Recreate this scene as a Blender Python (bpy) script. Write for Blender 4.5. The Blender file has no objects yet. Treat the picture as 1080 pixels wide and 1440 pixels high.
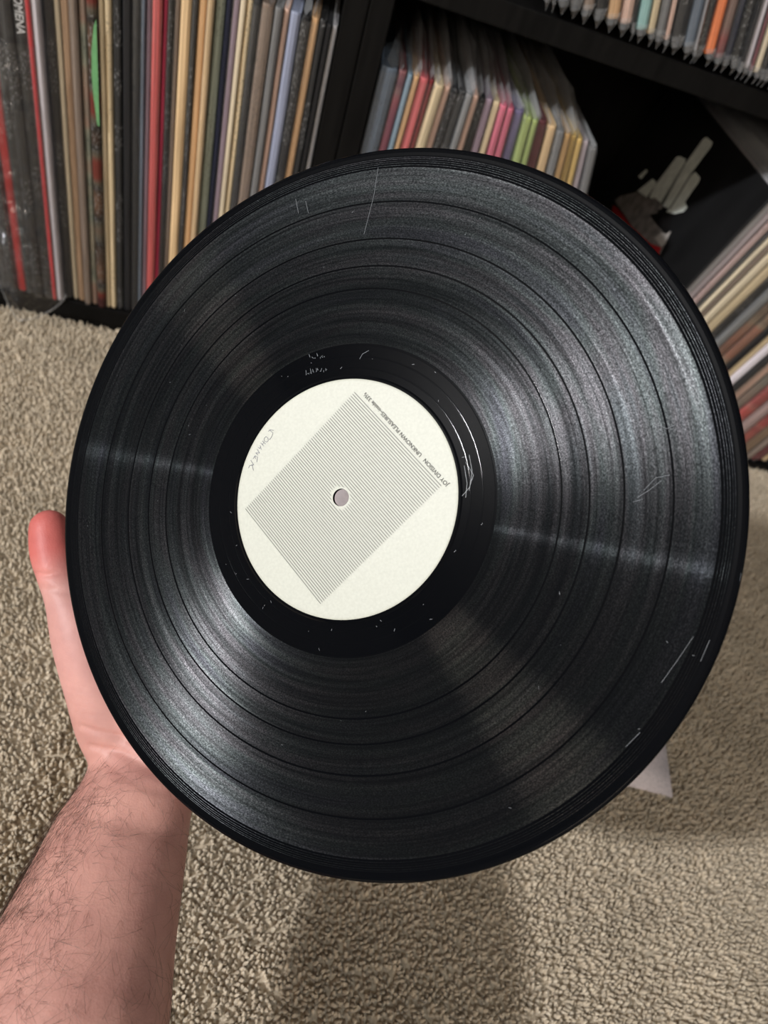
import bpy, bmesh, math, random
import numpy as np
from mathutils import Vector, Matrix

# ------------------------------------------------------------------ camera
# world: x along the bookcases, y into them, z up, carpet at z = 0 (metres)
random.seed(7)
SC = bpy.context.scene
COL = SC.collection
FPX = 965.0
PP = np.array([540.0, 720.0])
CAM = np.array([0.0, 0.0, 0.509])
R = np.array([[0.9621542587892464, 0.167983030002808, 0.2145713958680914],
              [-0.010491314771717136, -0.7639842416030894, 0.645149603500237],
              [0.2723033503430801, -0.6229845746190061, -0.7333083288622184]])
YF = 0.632                       # front plane of the bookcases

cd = bpy.data.cameras.new('camera')
cam = bpy.data.objects.new('camera', cd)
COL.objects.link(cam)
right, up, back = R[:, 0], -R[:, 1], -R[:, 2]
M4 = Matrix.Identity(4)
for i in range(3):
    M4[i][0], M4[i][1], M4[i][2], M4[i][3] = right[i], up[i], back[i], CAM[i]
cam.matrix_world = M4
cd.sensor_fit = 'HORIZONTAL'
cd.sensor_width = 36.0
cd.lens = FPX / 1080 * 36
cd.clip_start = 0.01
cd.dof.use_dof = True
cd.dof.focus_distance = 0.30
cd.dof.aperture_fstop = cd.lens / 2.6
SC.camera = cam

# ------------------------------------------------------------------ light
w = bpy.data.worlds.new('world')
SC.world = w
w.use_nodes = True
w.node_tree.nodes['Background'].inputs[0].default_value = (0.9, 0.93, 1.0, 1)
w.node_tree.nodes['Background'].inputs[1].default_value = 0.02


def lamp(name, loc, color, power, radius):
    ld = bpy.data.lights.new(name, 'POINT')
    ld.color = color
    ld.energy = power
    ld.shadow_soft_size = radius
    o = bpy.data.objects.new(name, ld)
    COL.objects.link(o)
    o.location = loc
    return o


lamp('floor_lamp_bulb', (-2.50, -0.63, 1.92), (0.97, 0.98, 1.0), 235, 0.08)
lamp('fill_light_warm', (-1.15, -2.70, 1.45), (1.0, 0.84, 0.68), 66, 0.40)  # unseen soft fill light, added to brighten the spines and printed cover
lamp('ceiling_bulb_cool', (0.40, -1.42, 2.30), (0.90, 0.96, 1.0), 30, 0.035)

SC.view_settings.view_transform = 'Standard'
SC.view_settings.look = 'None'
SC.view_settings.gamma = 1
SC.view_settings.use_curve_mapping = False
SC.view_settings.exposure = 0.42


# ------------------------------------------------------------------ helpers
def ray(px, py):
    return R @ np.array([px - PP[0], py - PP[1], FPX])


def at_depth(px, py, d):
    return CAM + ray(px, py) / FPX * d


def on_front(px, py, y=YF):
    d = ray(px, py)
    return CAM + d * (y / d[1])


def on_floor(px, py, z=0.0):
    d = ray(px, py)
    return CAM + d * ((z - CAM[2]) / d[2])


DC = CAM + R @ np.array([-0.0178, -0.0060, 0.2852])
DN = R @ np.array([-0.396, -0.1086, -1.0])
DN = DN / np.linalg.norm(DN)


def at(px, py, o=0.0):
    """pixel -> point o metres behind the playing face of the held record"""
    d = ray(px, py)
    t = (((DC - DN * o) - CAM) @ DN) / (d @ DN)
    return CAM + d * t


def mesh_obj(name, verts, faces, mat=None, parent=None, smooth=False):
    me = bpy.data.meshes.new(name)
    me.from_pydata([tuple(v) for v in verts], [], faces)
    me.update()
    if smooth:
        me.polygons.foreach_set('use_smooth', [True] * len(me.polygons))
    o = bpy.data.objects.new(name, me)
    COL.objects.link(o)
    if mat:
        for m in (mat if isinstance(mat, (list, tuple)) else [mat]):
            me.materials.append(m)
    if parent:
        o.parent = parent
    return o


def bm_obj(name, bm, mat, parent=None, smooth=False):
    me = bpy.data.meshes.new(name)
    bm.normal_update()
    bm.to_mesh(me)
    bm.free()
    if smooth:
        me.polygons.foreach_set('use_smooth', [True] * len(me.polygons))
    o = bpy.data.objects.new(name, me)
    COL.objects.link(o)
    me.materials.append(mat)
    if parent:
        o.parent = parent
    return o


def empty(name, loc=(0, 0, 0)):
    o = bpy.data.objects.new(name, None)
    o.empty_display_size = 0.02
    COL.objects.link(o)
    o.location = loc
    return o


def tag(o, label=None, cat=None, group=None, kind=None):
    if label: o['label'] = label
    if cat: o['category'] = cat
    if group: o['group'] = group
    if kind: o['kind'] = kind
    return o


def box_bm(bm, lo, hi, bevel=0.0):
    r = bmesh.ops.create_cube(bm, size=1.0)
    for v in r['verts']:
        for i in range(3):
            v.co[i] = lo[i] + (v.co[i] + 0.5) * (hi[i] - lo[i])
    if bevel:
        es = list({e for v in r['verts'] for e in v.link_edges})
        bmesh.ops.bevel(bm, geom=es, offset=bevel, segments=2, affect='EDGES', profile=0.6)


def box(name, lo, hi, mat, parent=None, bevel=0.0012):
    bm = bmesh.new()
    box_bm(bm, lo, hi, bevel)
    return bm_obj(name, bm, mat, parent)


# ------------------------------------------------------------------ materials
class NT:
    def __init__(self, name):
        self.m = bpy.data.materials.new(name)
        self.m.use_nodes = True
        self.t = self.m.node_tree
        self.b = self.t.nodes['Principled BSDF']
        self.out = self.t.nodes['Material Output']

    def n(self, typ, **kw):
        nd = self.t.nodes.new(typ)
        for k, v in kw.items():
            if k.startswith('i_'):
                key = k[2:]
                key = int(key) if key.isdigit() else key.replace('_', ' ')
                nd.inputs[key].default_value = v
            else:
                setattr(nd, k, v)
        return nd

    def l(self, a, b):
        self.t.links.new(a, b)

    def math(self, op, a, b=None, c=None, clamp=False):
        nd = self.t.nodes.new('ShaderNodeMath')
        nd.operation = op
        nd.use_clamp = clamp
        for i, v in enumerate((a, b, c)):
            if v is None: continue
            if isinstance(v, (int, float)): nd.inputs[i].default_value = v
            else: self.l(v, nd.inputs[i])
        return nd.outputs[0]

    def mix(self, fac, a, b, mode='MIX'):
        nd = self.t.nodes.new('ShaderNodeMix')
        nd.data_type = 'RGBA'
        nd.blend_type = mode
        for s, v in ((nd.inputs[0], fac), (nd.inputs[6], a), (nd.inputs[7], b)):
            if isinstance(v, (int, float)): s.default_value = v
            elif isinstance(v, (tuple, list)): s.default_value = (*v[:3], 1)
            else: self.l(v, s)
        return nd.outputs[2]

    def ramp(self, fac, stops):
        nd = self.t.nodes.new('ShaderNodeValToRGB')
        e = nd.color_ramp.elements
        while len(e) > 1: e.remove(e[-1])
        e[0].position, e[0].color = stops[0][0], (*stops[0][1], 1)
        for p, c in stops[1:]:
            q = e.new(p)
            q.color = (*c, 1)
        self.l(fac, nd.inputs[0])
        return nd.outputs[0]

    def set(self, **kw):
        for k, v in kw.items():
            s = self.b.inputs[k.replace('_', ' ')]
            if isinstance(v, (int, float)): s.default_value = v
            elif isinstance(v, (tuple, list)): s.default_value = (*v[:3], 1) if len(v) == 3 else v
            else: self.l(v, s)
        return self

    def bump(self, h, strength=0.3, dist=0.001):
        nd = self.n('ShaderNodeBump')
        nd.inputs['Strength'].default_value = strength
        nd.inputs['Distance'].default_value = dist
        self.l(h, nd.inputs['Height'])
        self.l(nd.outputs[0], self.b.inputs['Normal'])
        return nd


def lin(r, g, b):
    f = lambda c: (c / 255 / 12.92) if c / 255 <= 0.04045 else ((c / 255 + 0.055) / 1.055) ** 2.4
    return (f(r), f(g), f(b))


def obj_co(k):
    return k.n('ShaderNodeTexCoord').outputs['Object']


# carpet yarn
k = NT('carpet_yarn')
co = k.n('ShaderNodeNewGeometry').outputs['Position']
n1 = k.n('ShaderNodeTexNoise', i_Scale=330.0, i_Detail=3.0)
k.l(co, n1.inputs['Vector'])
n2 = k.n('ShaderNodeTexNoise', i_Scale=14.0, i_Detail=4.0)
k.l(co, n2.inputs['Vector'])
c1 = k.ramp(n1.outputs[0], [(0.28, lin(178, 163, 142)), (0.55, lin(208, 194, 172)), (0.75, lin(226, 214, 195))])
c2 = k.ramp(n2.outputs[0], [(0.3, (0.84, 0.83, 0.80)), (0.7, (1.06, 1.05, 1.03))])
k.set(Base_Color=k.mix(1.0, c1, c2, 'MULTIPLY'), Roughness=0.92, Specular_IOR_Level=0.15)
n3 = k.n('ShaderNodeTexNoise', i_Scale=1500.0, i_Detail=2.0)
k.l(co, n3.inputs['Vector'])
k.bump(n3.outputs[0], 0.5, 0.0008)
k.set(Sheen_Weight=0.25, Sheen_Roughness=0.6)
M_CARPET = k.m

k = NT('wall_paint')
n1 = k.n('ShaderNodeTexNoise', i_Scale=90.0, i_Detail=3.0)
k.l(obj_co(k), n1.inputs['Vector'])
k.set(Base_Color=(0.16, 0.155, 0.15), Roughness=0.85)
k.bump(n1.outputs[0], 0.1, 0.002)
M_WALL = k.m

# black laminate of the bookcases
k = NT('black_laminate')
mp = k.n('ShaderNodeMapping')
mp.inputs['Scale'].default_value = (60, 60, 6)
k.l(obj_co(k), mp.inputs['Vector'])
n1 = k.n('ShaderNodeTexNoise', i_Scale=3.0, i_Detail=5.0)
k.l(mp.outputs[0], n1.inputs['Vector'])
k.set(Base_Color=k.ramp(n1.outputs[0], [(0.3, (0.0040, 0.0038, 0.0037)), (0.7, (0.0078, 0.0074, 0.0070))]),
      Roughness=0.6, Specular_IOR_Level=0.09)
k.bump(n1.outputs[0], 0.12, 0.0006)
M_LAM = k.m


def vinyl(name, grooved):
    k = NT(name)
    o = obj_co(k)
    sp = k.n('ShaderNodeSeparateXYZ')
    k.l(o, sp.inputs[0])
    r = k.math('SQRT', k.math('ADD', k.math('MULTIPLY', sp.outputs[0], sp.outputs[0]),
                              k.math('MULTIPLY', sp.outputs[1], sp.outputs[1])))
    th = k.math('ARCTAN2', sp.outputs[1], sp.outputs[0])
    cs, sn = k.math('COSINE', th), k.math('SINE', th)

    def polar(fr, ft):
        cb = k.n('ShaderNodeCombineXYZ')
        k.l(k.math('MULTIPLY', r, fr), cb.inputs[0])
        k.l(k.math('MULTIPLY', cs, ft), cb.inputs[1])
        k.l(k.math('MULTIPLY', sn, ft), cb.inputs[2])
        return cb.outputs[0]
    tc = k.n('ShaderNodeCombineXYZ')                       # direction of the groove: around the spindle
    k.l(k.math('MULTIPLY', sn, -1.0), tc.inputs[0])
    k.l(cs, tc.inputs[1])
    tg = k.n('ShaderNodeVectorTransform', vector_type='VECTOR', convert_from='OBJECT', convert_to='WORLD')
    k.l(tc.outputs[0], tg.inputs[0])
    if grooved:
        na = k.n('ShaderNodeTexNoise', i_Scale=1.0, i_Detail=3.0)
        k.l(polar(900, 1.6), na.inputs['Vector'])          # loud and quiet turns
        nb = k.n('ShaderNodeTexNoise', i_Scale=1.0, i_Detail=2.0)
        k.l(polar(2600, 170), nb.inputs['Vector'])         # modulation sparkle
        nc = k.n('ShaderNodeTexNoise', i_Scale=1.0, i_Detail=2.0)
        k.l(polar(110, 1.3), nc.inputs['Vector'])
        spark = k.ramp(nb.outputs[0], [(0.32, (0.25,) * 3), (0.52, (0.75,) * 3), (0.72, (1.7,) * 3)])
        nd_ = k.n('ShaderNodeTexNoise', i_Scale=1.0, i_Detail=3.0)
        k.l(polar(230, 0.5), nd_.inputs['Vector'])         # denser and emptier passages
        turns = k.mix(1.0, k.ramp(na.outputs[0], [(0.3, (0.35,) * 3), (0.7, (1.25,) * 3)]), k.ramp(nd_.outputs[0], [(0.3, (0.45,) * 3), (0.7, (1.2,) * 3)]), 'MULTIPLY')
        lev = k.math('MULTIPLY', k.math('MULTIPLY', spark, turns), GROOVE_SPEC)
        k.l(lev, k.b.inputs['Specular IOR Level'])
        tint = k.ramp(nc.outputs[0], [(0.30, (0.88, 0.89, 1.0)), (0.45, (0.90, 1.0, 0.99)),
                                      (0.58, (1.0, 0.95, 1.0)), (0.72, (0.88, 0.96, 1.0))])
        k.l(tint, k.b.inputs['Specular Tint'])
        k.set(Base_Color=(0.0036, 0.0042, 0.0050), Roughness=0.5, Specular_IOR_Level=0.0)
        for lk in list(k.b.inputs['Specular IOR Level'].links) + list(k.b.inputs['Specular Tint'].links): k.t.links.remove(lk)
        sh = k.b.outputs[0]
        gcol = k.mix(1.0, tint, lev, 'MULTIPLY')
        for rough, an, gain in GROOVE_LOBES:       # reflections smeared across the grooves
            gb = k.n('ShaderNodeBsdfAnisotropic')
            gb.inputs['Roughness'].default_value = rough
            gb.inputs['Anisotropy'].default_value = an
            k.l(tg.outputs[0], gb.inputs['Tangent'])
            k.l(k.mix(1.0, gcol, (gain,) * 3, 'MULTIPLY'), gb.inputs['Color'])
            ad = k.n('ShaderNodeAddShader')
            k.l(sh, ad.inputs[0])
            k.l(gb.outputs[0], ad.inputs[1])
            sh = ad.outputs[0]
        k.l(sh, k.out.inputs[0])
    else:
        k.set(Base_Color=(0.0022, 0.0026, 0.0036), Roughness=0.05, Specular_IOR_Level=0.085)
        nb = k.n('ShaderNodeTexNoise', i_Scale=1.0, i_Detail=2.0)
        k.l(polar(500, 9), nb.inputs['Vector'])
        k.bump(nb.outputs[0], 0.03, 0.0003)
    return k.m


GROOVE_SPEC = 1.0
GROOVE_LOBES = ((0.30, 0.87, 0.028), (0.34, 0.80, 0.004))
M_GROOVE = vinyl('vinyl_grooves', True)
M_GLOSS = vinyl('vinyl_gloss', False)

k = NT('label_paper')
n1 = k.n('ShaderNodeTexNoise', i_Scale=900.0, i_Detail=3.0)
k.l(obj_co(k), n1.inputs['Vector'])
k.set(Base_Color=k.ramp(n1.outputs[0], [(0.3, lin(188, 190, 178)), (0.7, lin(196, 198, 186))]), Roughness=0.42,
      Specular_IOR_Level=0.4)
k.bump(n1.outputs[0], 0.06, 0.0002)
M_LABEL = k.m


def plain(name, col, rough=0.6, spec=0.3, ns=200.0, var=0.12, bump=0.1):
    k = NT(name)
    n1 = k.n('ShaderNodeTexNoise', i_Scale=ns, i_Detail=3.0)
    k.l(obj_co(k), n1.inputs['Vector'])
    a = tuple(c * (1 - var) for c in col)
    b = tuple(min(1, c * (1 + var)) for c in col)
    k.set(Base_Color=k.ramp(n1.outputs[0], [(0.3, a), (0.7, b)]), Roughness=rough, Specular_IOR_Level=spec)
    if bump: k.bump(n1.outputs[0], bump, 0.0004)
    return k.m


M_INK = plain('grey_ink', lin(84, 84, 82), 0.7)
M_PENCIL = plain('pencil', lin(104, 104, 122), 0.7)
M_SCRATCH = plain('scratch_marks', lin(120, 124, 130), 0.35, 0.5)
M_SMUDGE = plain('etched_marks', lin(92, 98, 106), 0.4, 0.5)
M_PAPER = plain('sleeve_paper', lin(226, 214, 214), 0.7, 0.2, 400)
M_WHITE_TXT = plain('spine_white', lin(196, 196, 196), 0.6)
M_DARK_TXT = plain('spine_dark', lin(40, 40, 40), 0.6)


def jacket_mat(name, text):
    """printed card: colour from the object, wear at the edges, spine lettering as flat print"""
    k = NT(name)
    oi = k.n('ShaderNodeObjectInfo')
    o = obj_co(k)
    sp = k.n('ShaderNodeSeparateXYZ')
    k.l(o, sp.inputs[0])
    # long smudges running up the spine
    mp = k.n('ShaderNodeMapping')
    mp.inputs['Scale'].default_value = (700, 30, 14)
    k.l(o, mp.inputs['Vector'])
    va = k.n('ShaderNodeVectorMath', operation='ADD')
    k.l(mp.outputs[0], va.inputs[0])
    cb = k.n('ShaderNodeCombineXYZ')
    k.l(k.math('MULTIPLY', oi.outputs['Random'], 91.0), cb.inputs[0])
    k.l(k.math('MULTIPLY', oi.outputs['Random'], 57.0), cb.inputs[2])
    k.l(cb.outputs[0], va.inputs[1])
    n1 = k.n('ShaderNodeTexNoise', i_Scale=1.0, i_Detail=4.0)
    k.l(va.outputs[0], n1.inputs['Vector'])
    var = k.ramp(n1.outputs[0], [(0.25, (0.55,) * 3), (0.5, (0.95,) * 3), (0.75, (1.25,) * 3)])
    col = k.mix(1.0, oi.outputs['Color'], var, 'MULTIPLY')
    if text:
        mp2 = k.n('ShaderNodeMapping')
        mp2.inputs['Scale'].default_value = (900, 0, 330)
        k.l(o, mp2.inputs['Vector'])
        v2 = k.n('ShaderNodeVectorMath', operation='ADD')
        k.l(mp2.outputs[0], v2.inputs[0])
        k.l(cb.outputs[0], v2.inputs[1])
        n2 = k.n('ShaderNodeTexNoise', i_Scale=1.0, i_Detail=1.0)
        k.l(v2.outputs[0], n2.inputs['Vector'])
        n3 = k.n('ShaderNodeTexNoise', i_Scale=1.0, i_Detail=0.0)
        mp3 = k.n('ShaderNodeMapping')
        mp3.inputs['Scale'].default_value = (0, 0, 24)
        k.l(o, mp3.inputs['Vector'])
        v3 = k.n('ShaderNodeVectorMath', operation='ADD')
        k.l(mp3.outputs[0], v3.inputs[0])
        k.l(cb.outputs[0], v3.inputs[1])
        k.l(v3.outputs[0], n3.inputs['Vector'])
        if text == 2:      # patches of picture colour
            pc = k.ramp(n3.outputs[0], [(0.30, (0.10, 0.03, 0.03)), (0.42, (0.30, 0.06, 0.04)), (0.48, (0.20, 0.17, 0.12)),
                                        (0.55, (0.04, 0.035, 0.03)), (0.66, (0.22, 0.12, 0.07))])
            col = k.mix(0.5, col, pc)
        m = k.math('MULTIPLY', k.math('GREATER_THAN', n2.outputs[0], 0.60), k.math('GREATER_THAN', n3.outputs[0], 0.50))
        front = k.math('LESS_THAN', sp.outputs[1], 0.004)
        m = k.math('MULTIPLY', k.math('MULTIPLY', m, front), 0.42)
        bw = k.n('ShaderNodeRGBToBW')
        k.l(oi.outputs['Color'], bw.inputs[0])
        ink = k.math('MULTIPLY', k.math('LESS_THAN', bw.outputs[0], 0.10), 0.38)
        cbi = k.n('ShaderNodeCombineXYZ')
        for i in range(3): k.l(k.math('ADD', ink, 0.03), cbi.inputs[i])
        col = k.mix(m, col, cbi.outputs[0])
    k.set(Base_Color=col, Roughness=0.55, Specular_IOR_Level=0.3)
    k.bump(n1.outputs[0], 0.08, 0.0004)
    return k.m


M_CARD = jacket_mat('jacket_card', 0)
M_CARDT = jacket_mat('jacket_card_lettered', 1)
M_CARDP = jacket_mat('jacket_card_pictured', 2)

# clear plastic of the outer sleeves
k = NT('clear_plastic')
k.t.nodes.remove(k.b)
tr = k.n('ShaderNodeBsdfTransparent')
tr.inputs[0].default_value = (0.965, 0.97, 0.97, 1)
gl = k.n('ShaderNodeBsdfGlossy')
gl.inputs['Roughness'].default_value = 0.16
gl.inputs[0].default_value = (0.95, 0.96, 1, 1)
lw = k.n('ShaderNodeLayerWeight')
lw.inputs['Blend'].default_value = 0.5
refl = k.math('ADD', k.math('MULTIPLY', k.math('POWER', lw.outputs['Facing'], 4.0), 0.5), 0.045)
n1 = k.n('ShaderNodeTexNoise', i_Scale=70.0, i_Detail=4.0)
k.l(obj_co(k), n1.inputs['Vector'])
bp = k.n('ShaderNodeBump')
bp.inputs['Strength'].default_value = 0.35
bp.inputs['Distance'].default_value = 0.004
k.l(n1.outputs[0], bp.inputs['Height'])
k.l(bp.outputs[0], gl.inputs['Normal'])
dfu = k.n('ShaderNodeBsdfDiffuse')
dfu.inputs[0].default_value = (0.55, 0.56, 0.57, 1)
mx = k.n('ShaderNodeMixShader')
k.l(refl, mx.inputs[0])
k.l(tr.outputs[0], mx.inputs[1])
k.l(gl.outputs[0], mx.inputs[2])
mx2 = k.n('ShaderNodeMixShader')
mx2.inputs[0].default_value = 0.035
k.l(mx.outputs[0], mx2.inputs[1])
k.l(dfu.outputs[0], mx2.inputs[2])
k.l(mx2.outputs[0], k.out.inputs[0])
M_PLASTIC = k.m

M_HAZY = M_PLASTIC.copy()
M_HAZY.name = 'creased_plastic'
for nd in M_HAZY.node_tree.nodes:
    if nd.type == 'MIX_SHADER' and not nd.inputs[0].is_linked: nd.inputs[0].default_value = 0.22
M_BAG = M_PLASTIC.copy()
M_BAG.name = 'bag_plastic'
for nd in M_BAG.node_tree.nodes:
    if nd.type == 'MIX_SHADER' and not nd.inputs[0].is_linked: nd.inputs[0].default_value = 0.022
    if nd.type == 'BSDF_GLOSSY': nd.inputs['Roughness'].default_value = 0.10
    if nd.type == 'BUMP': nd.inputs['Strength'].default_value = 0.9

# ------------------------------------------------------------------ room
ROOM = dict(x0=-4.6, x1=2.6, y0=-3.4, y1=1.02, h=2.45)


def slab(name, lo, hi, mat):
    return tag(box(name, lo, hi, mat, bevel=0), kind='structure')


r_ = ROOM
floor = slab('floor', (r_['x0'], r_['y0'], -0.05), (r_['x1'], r_['y1'], 0.0), M_CARPET)
slab('ceiling', (r_['x0'], r_['y0'], r_['h']), (r_['x1'], r_['y1'], r_['h'] + 0.05), M_WALL)
slab('wall_back', (r_['x0'], r_['y1'], 0), (r_['x1'], r_['y1'] + 0.05, r_['h']), M_WALL)
slab('wall_front', (r_['x0'], r_['y0'] - 0.05, 0), (r_['x1'], r_['y0'], r_['h']), M_WALL)
slab('wall_left', (r_['x0'] - 0.05, r_['y0'], 0), (r_['x0'], r_['y1'], r_['h']), M_WALL)
slab('wall_right', (r_['x1'], r_['y0'], 0), (r_['x1'] + 0.05, r_['y1'], r_['h']), M_WALL)


# carpet pile: tens of thousands of yarn tufts, scattered by geometry nodes over the strip of floor in view
def carpet():
    nx, ny = 60, 40
    x0, x1, y0, y1 = -0.6, 1.0, -0.3, YF + 0.012
    vs = [(x0 + (x1 - x0) * i / nx, y0 + (y1 - y0) * j / ny, 0.0024) for j in range(ny + 1) for i in range(nx + 1)]
    fs = [(j * (nx + 1) + i, j * (nx + 1) + i + 1, (j + 1) * (nx + 1) + i + 1, (j + 1) * (nx + 1) + i) for j in range(ny) for i in range(nx)]
    o = mesh_obj('carpet_pile', vs, fs, M_CARPET)
    tag(o, 'beige textured cut-pile carpet covering the floor in front of the bookcases', 'carpet', kind='stuff')
    g = bpy.data.node_groups.new('carpet_tufts', 'GeometryNodeTree')
    g.interface.new_socket('Geometry', in_out='INPUT', socket_type='NodeSocketGeometry')
    g.interface.new_socket('Geometry', in_out='OUTPUT', socket_type='NodeSocketGeometry')
    N = g.nodes.new
    L = g.links.new
    gi, go = N('NodeGroupInput'), N('NodeGroupOutput')
    dp = N('GeometryNodeDistributePointsOnFaces')
    dp.distribute_method = 'POISSON'
    dp.inputs['Distance Min'].default_value = 0.0019
    dp.inputs['Density Max'].default_value = 260000
    L(gi.outputs[0], dp.inputs['Mesh'])
    ico = N('GeometryNodeMeshIcoSphere')
    ico.inputs['Radius'].default_value = 1.0
    ico.inputs['Subdivisions'].default_value = 2
    setp = N('GeometryNodeSetPosition')
    L(ico.outputs[0], setp.inputs['Geometry'])
    nz = N('ShaderNodeTexNoise')
    nz.inputs['Scale'].default_value = 1.7
    sub = N('ShaderNodeVectorMath'); sub.operation = 'SUBTRACT'
    sub.inputs[1].default_value = (0.5, 0.5, 0.5)
    L(nz.outputs['Color'], sub.inputs[0])
    mul = N('ShaderNodeVectorMath'); mul.operation = 'SCALE'
    mul.inputs['Scale'].default_value = 1.3
    L(sub.outputs[0], mul.inputs[0])
    L(mul.outputs[0], setp.inputs['Offset'])
    sm = N('GeometryNodeSetShadeSmooth')
    L(setp.outputs[0], sm.inputs[0])
    mat = N('GeometryNodeSetMaterial')
    mat.inputs['Material'].default_value = M_CARPET
    L(sm.outputs[0], mat.inputs[0])
    ins = N('GeometryNodeInstanceOnPoints')
    L(dp.outputs['Points'], ins.inputs['Points'])
    L(mat.outputs[0], ins.inputs['Instance'])
    rr = N('FunctionNodeRandomValue'); rr.data_type = 'FLOAT_VECTOR'
    rr.inputs['Min'].default_value = (-0.32, -0.32, 0)
    rr.inputs['Max'].default_value = (0.32, 0.32, 6.28)
    L(rr.outputs[0], ins.inputs['Rotation'])
    rs = N('FunctionNodeRandomValue'); rs.data_type = 'FLOAT_VECTOR'
    rs.inputs['Min'].default_value = (0.0012, 0.0012, 0.0030)
    rs.inputs['Max'].default_value = (0.0020, 0.0018, 0.0062)
    rs.inputs['Seed'].default_value = 5
    L(rs.outputs[0], ins.inputs['Scale'])
    jn = N('GeometryNodeJoinGeometry')
    L(gi.outputs[0], jn.inputs[0])
    L(ins.outputs[0], jn.inputs[0])
    L(jn.outputs[0], go.inputs[0])
    md = o.modifiers.new('tufts', 'NODES')
    md.node_group = g


carpet()

# ------------------------------------------------------------------ bookcases
XS = 0.0365                       # seam between the two bookcases
ZL = 0.032                        # top of the left bookcase's bottom board
ZR = 0.013                        # top of the right bookcase's bottom board
ZU = 0.394                        # top of the right bookcase's middle shelf
YB = YF + 0.36


def bookcase(label, x0, x1, tl, tr, zb, zm, top):
    t = empty('bookcase', ((x0 + x1) / 2, YF + 0.17, 0))
    tag(t, label, 'bookcase', 'black bookcases')
    ox, oy = (x0 + x1) / 2, YF + 0.17

    def b(n, lo, hi):
        return box(n, (lo[0] - ox, lo[1] - oy, lo[2]), (hi[0] - ox, hi[1] - oy, hi[2]), M_LAM, t)
    b('side_panel', (x0, YF, 0), (x0 + tl, YB, top))
    b('side_panel', (x1 - tr, YF, 0), (x1, YB, top))
    b('shelf_board', (x0 + tl, YF + 0.001, max(zb - 0.019, 0.0)), (x1 - tr, YB - 0.006, zb))
    if zb > 0.02:
        b('plinth', (x0 + tl, YF + 0.004, 0), (x1 - tr, YF + 0.02, zb - 0.019))
    b('shelf_board', (x0 + tl, YF + 0.001, zm - 0.018), (x1 - tr, YB - 0.006, zm))
    b('top_board', (x0 + tl, YF, top - 0.02), (x1 - tr, YB - 0.006, top))
    b('back_panel', (x0 + tl, YB - 0.006, 0), (x1 - tr, YB, top))
    return t


LX0 = -0.44
RX1 = 0.84
bookcase('black bookcase whose bottom shelf is packed tight with upright records, with red and cream spines', LX0, XS - 0.0004, 0.02, 0.0180, ZL, 0.402, 0.79)
bookcase('wide black bookcase with leaning records on two shelves and a dark gap between', XS + 0.0004, RX1, 0.018, 0.018, ZR, ZU, 0.79)

# ------------------------------------------------------------------ record sleeves
PAL = {
    'red': (176, 48, 52), 'bright red': (190, 34, 38), 'salmon red': (182, 80, 78), 'crimson': (122, 34, 52), 'dark red': (104, 34, 38),
    'white': (196, 190, 196), 'pale grey': (150, 148, 150), 'grey': (112, 112, 112), 'dark grey': (62, 62, 62), 'black': (26, 26, 27),
    'charcoal': (40, 40, 42), 'cream': (190, 172, 140), 'pale cream': (204, 190, 164), 'tan': (176, 142, 102), 'brown': (118, 92, 68), 'grey brown': (122, 106, 94),
    'sage grey': (136, 142, 128), 'green': (110, 158, 106), 'navy': (44, 48, 68), 'mauve': (128, 106, 122), 'lilac blue': (120, 128, 160), 'blue grey': (88, 98, 110),
    'orange tan': (190, 140, 96), 'orange': (206, 112, 64), 'pink red': (196, 84, 92), 'rose pink': (176, 84, 104), 'purple': (92, 82, 122), 'lime green': (134, 152, 84),
    'maroon': (100, 58, 62), 'gold': (186, 150, 80), 'gold brown': (164, 124, 74), 'lilac grey': (168, 156, 160), 'pale pink': (196, 164, 148), 'mint blue': (138, 176, 172),
    'sky blue': (112, 146, 168), 'pinkish grey': (166, 142, 138), 'red and blue': (128, 70, 92),
}
PAL.update({'orange tan': (190, 152, 112), 'tan': (192, 164, 126), 'lilac blue': (132, 138, 158), 'purple': (104, 96, 126), 'sky blue': (118, 138, 152), 'mauve': (138, 120, 132),
            'rose pink': (184, 98, 116), 'lime green': (146, 160, 100), 'gold': (194, 164, 102), 'gold brown': (170, 136, 92), 'brown': (132, 108, 86), 'pink red': (200, 104, 108)})
SH = 0.310
ALL = []


def jacket_mesh(name, t):
    """a card jacket: rounded spine at the front (y = 0), body tapering a little to the open back"""
    prof = [(-t / 2, SH), (-t / 2, 0.004), (-t * 0.42, 0.0012), (-t * 0.2, 0), (t * 0.2, 0), (t * 0.42, 0.0012), (t / 2, 0.004), (t / 2, SH)]
    hs = [0.0, 0.0015, SH - 0.0015, SH]
    ins = [0.93, 1.0, 1.0, 0.93]
    vs, fs = [], []
    n = len(prof)
    for h, s in zip(hs, ins):
        for x, y in prof:
            vs.append((x * s, y + (0.0006 if s < 1 and y < 0.01 else 0), h))
    for j in range(len(hs) - 1):
        for i in range(n):
            a, b = j * n + i, j * n + (i + 1) % n
            fs.append((a, b, b + n, a + n))
    fs.append(tuple(reversed(range(n))))
    fs.append(tuple(range((len(hs) - 1) * n, len(hs) * n)))
    return vs, fs


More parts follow.
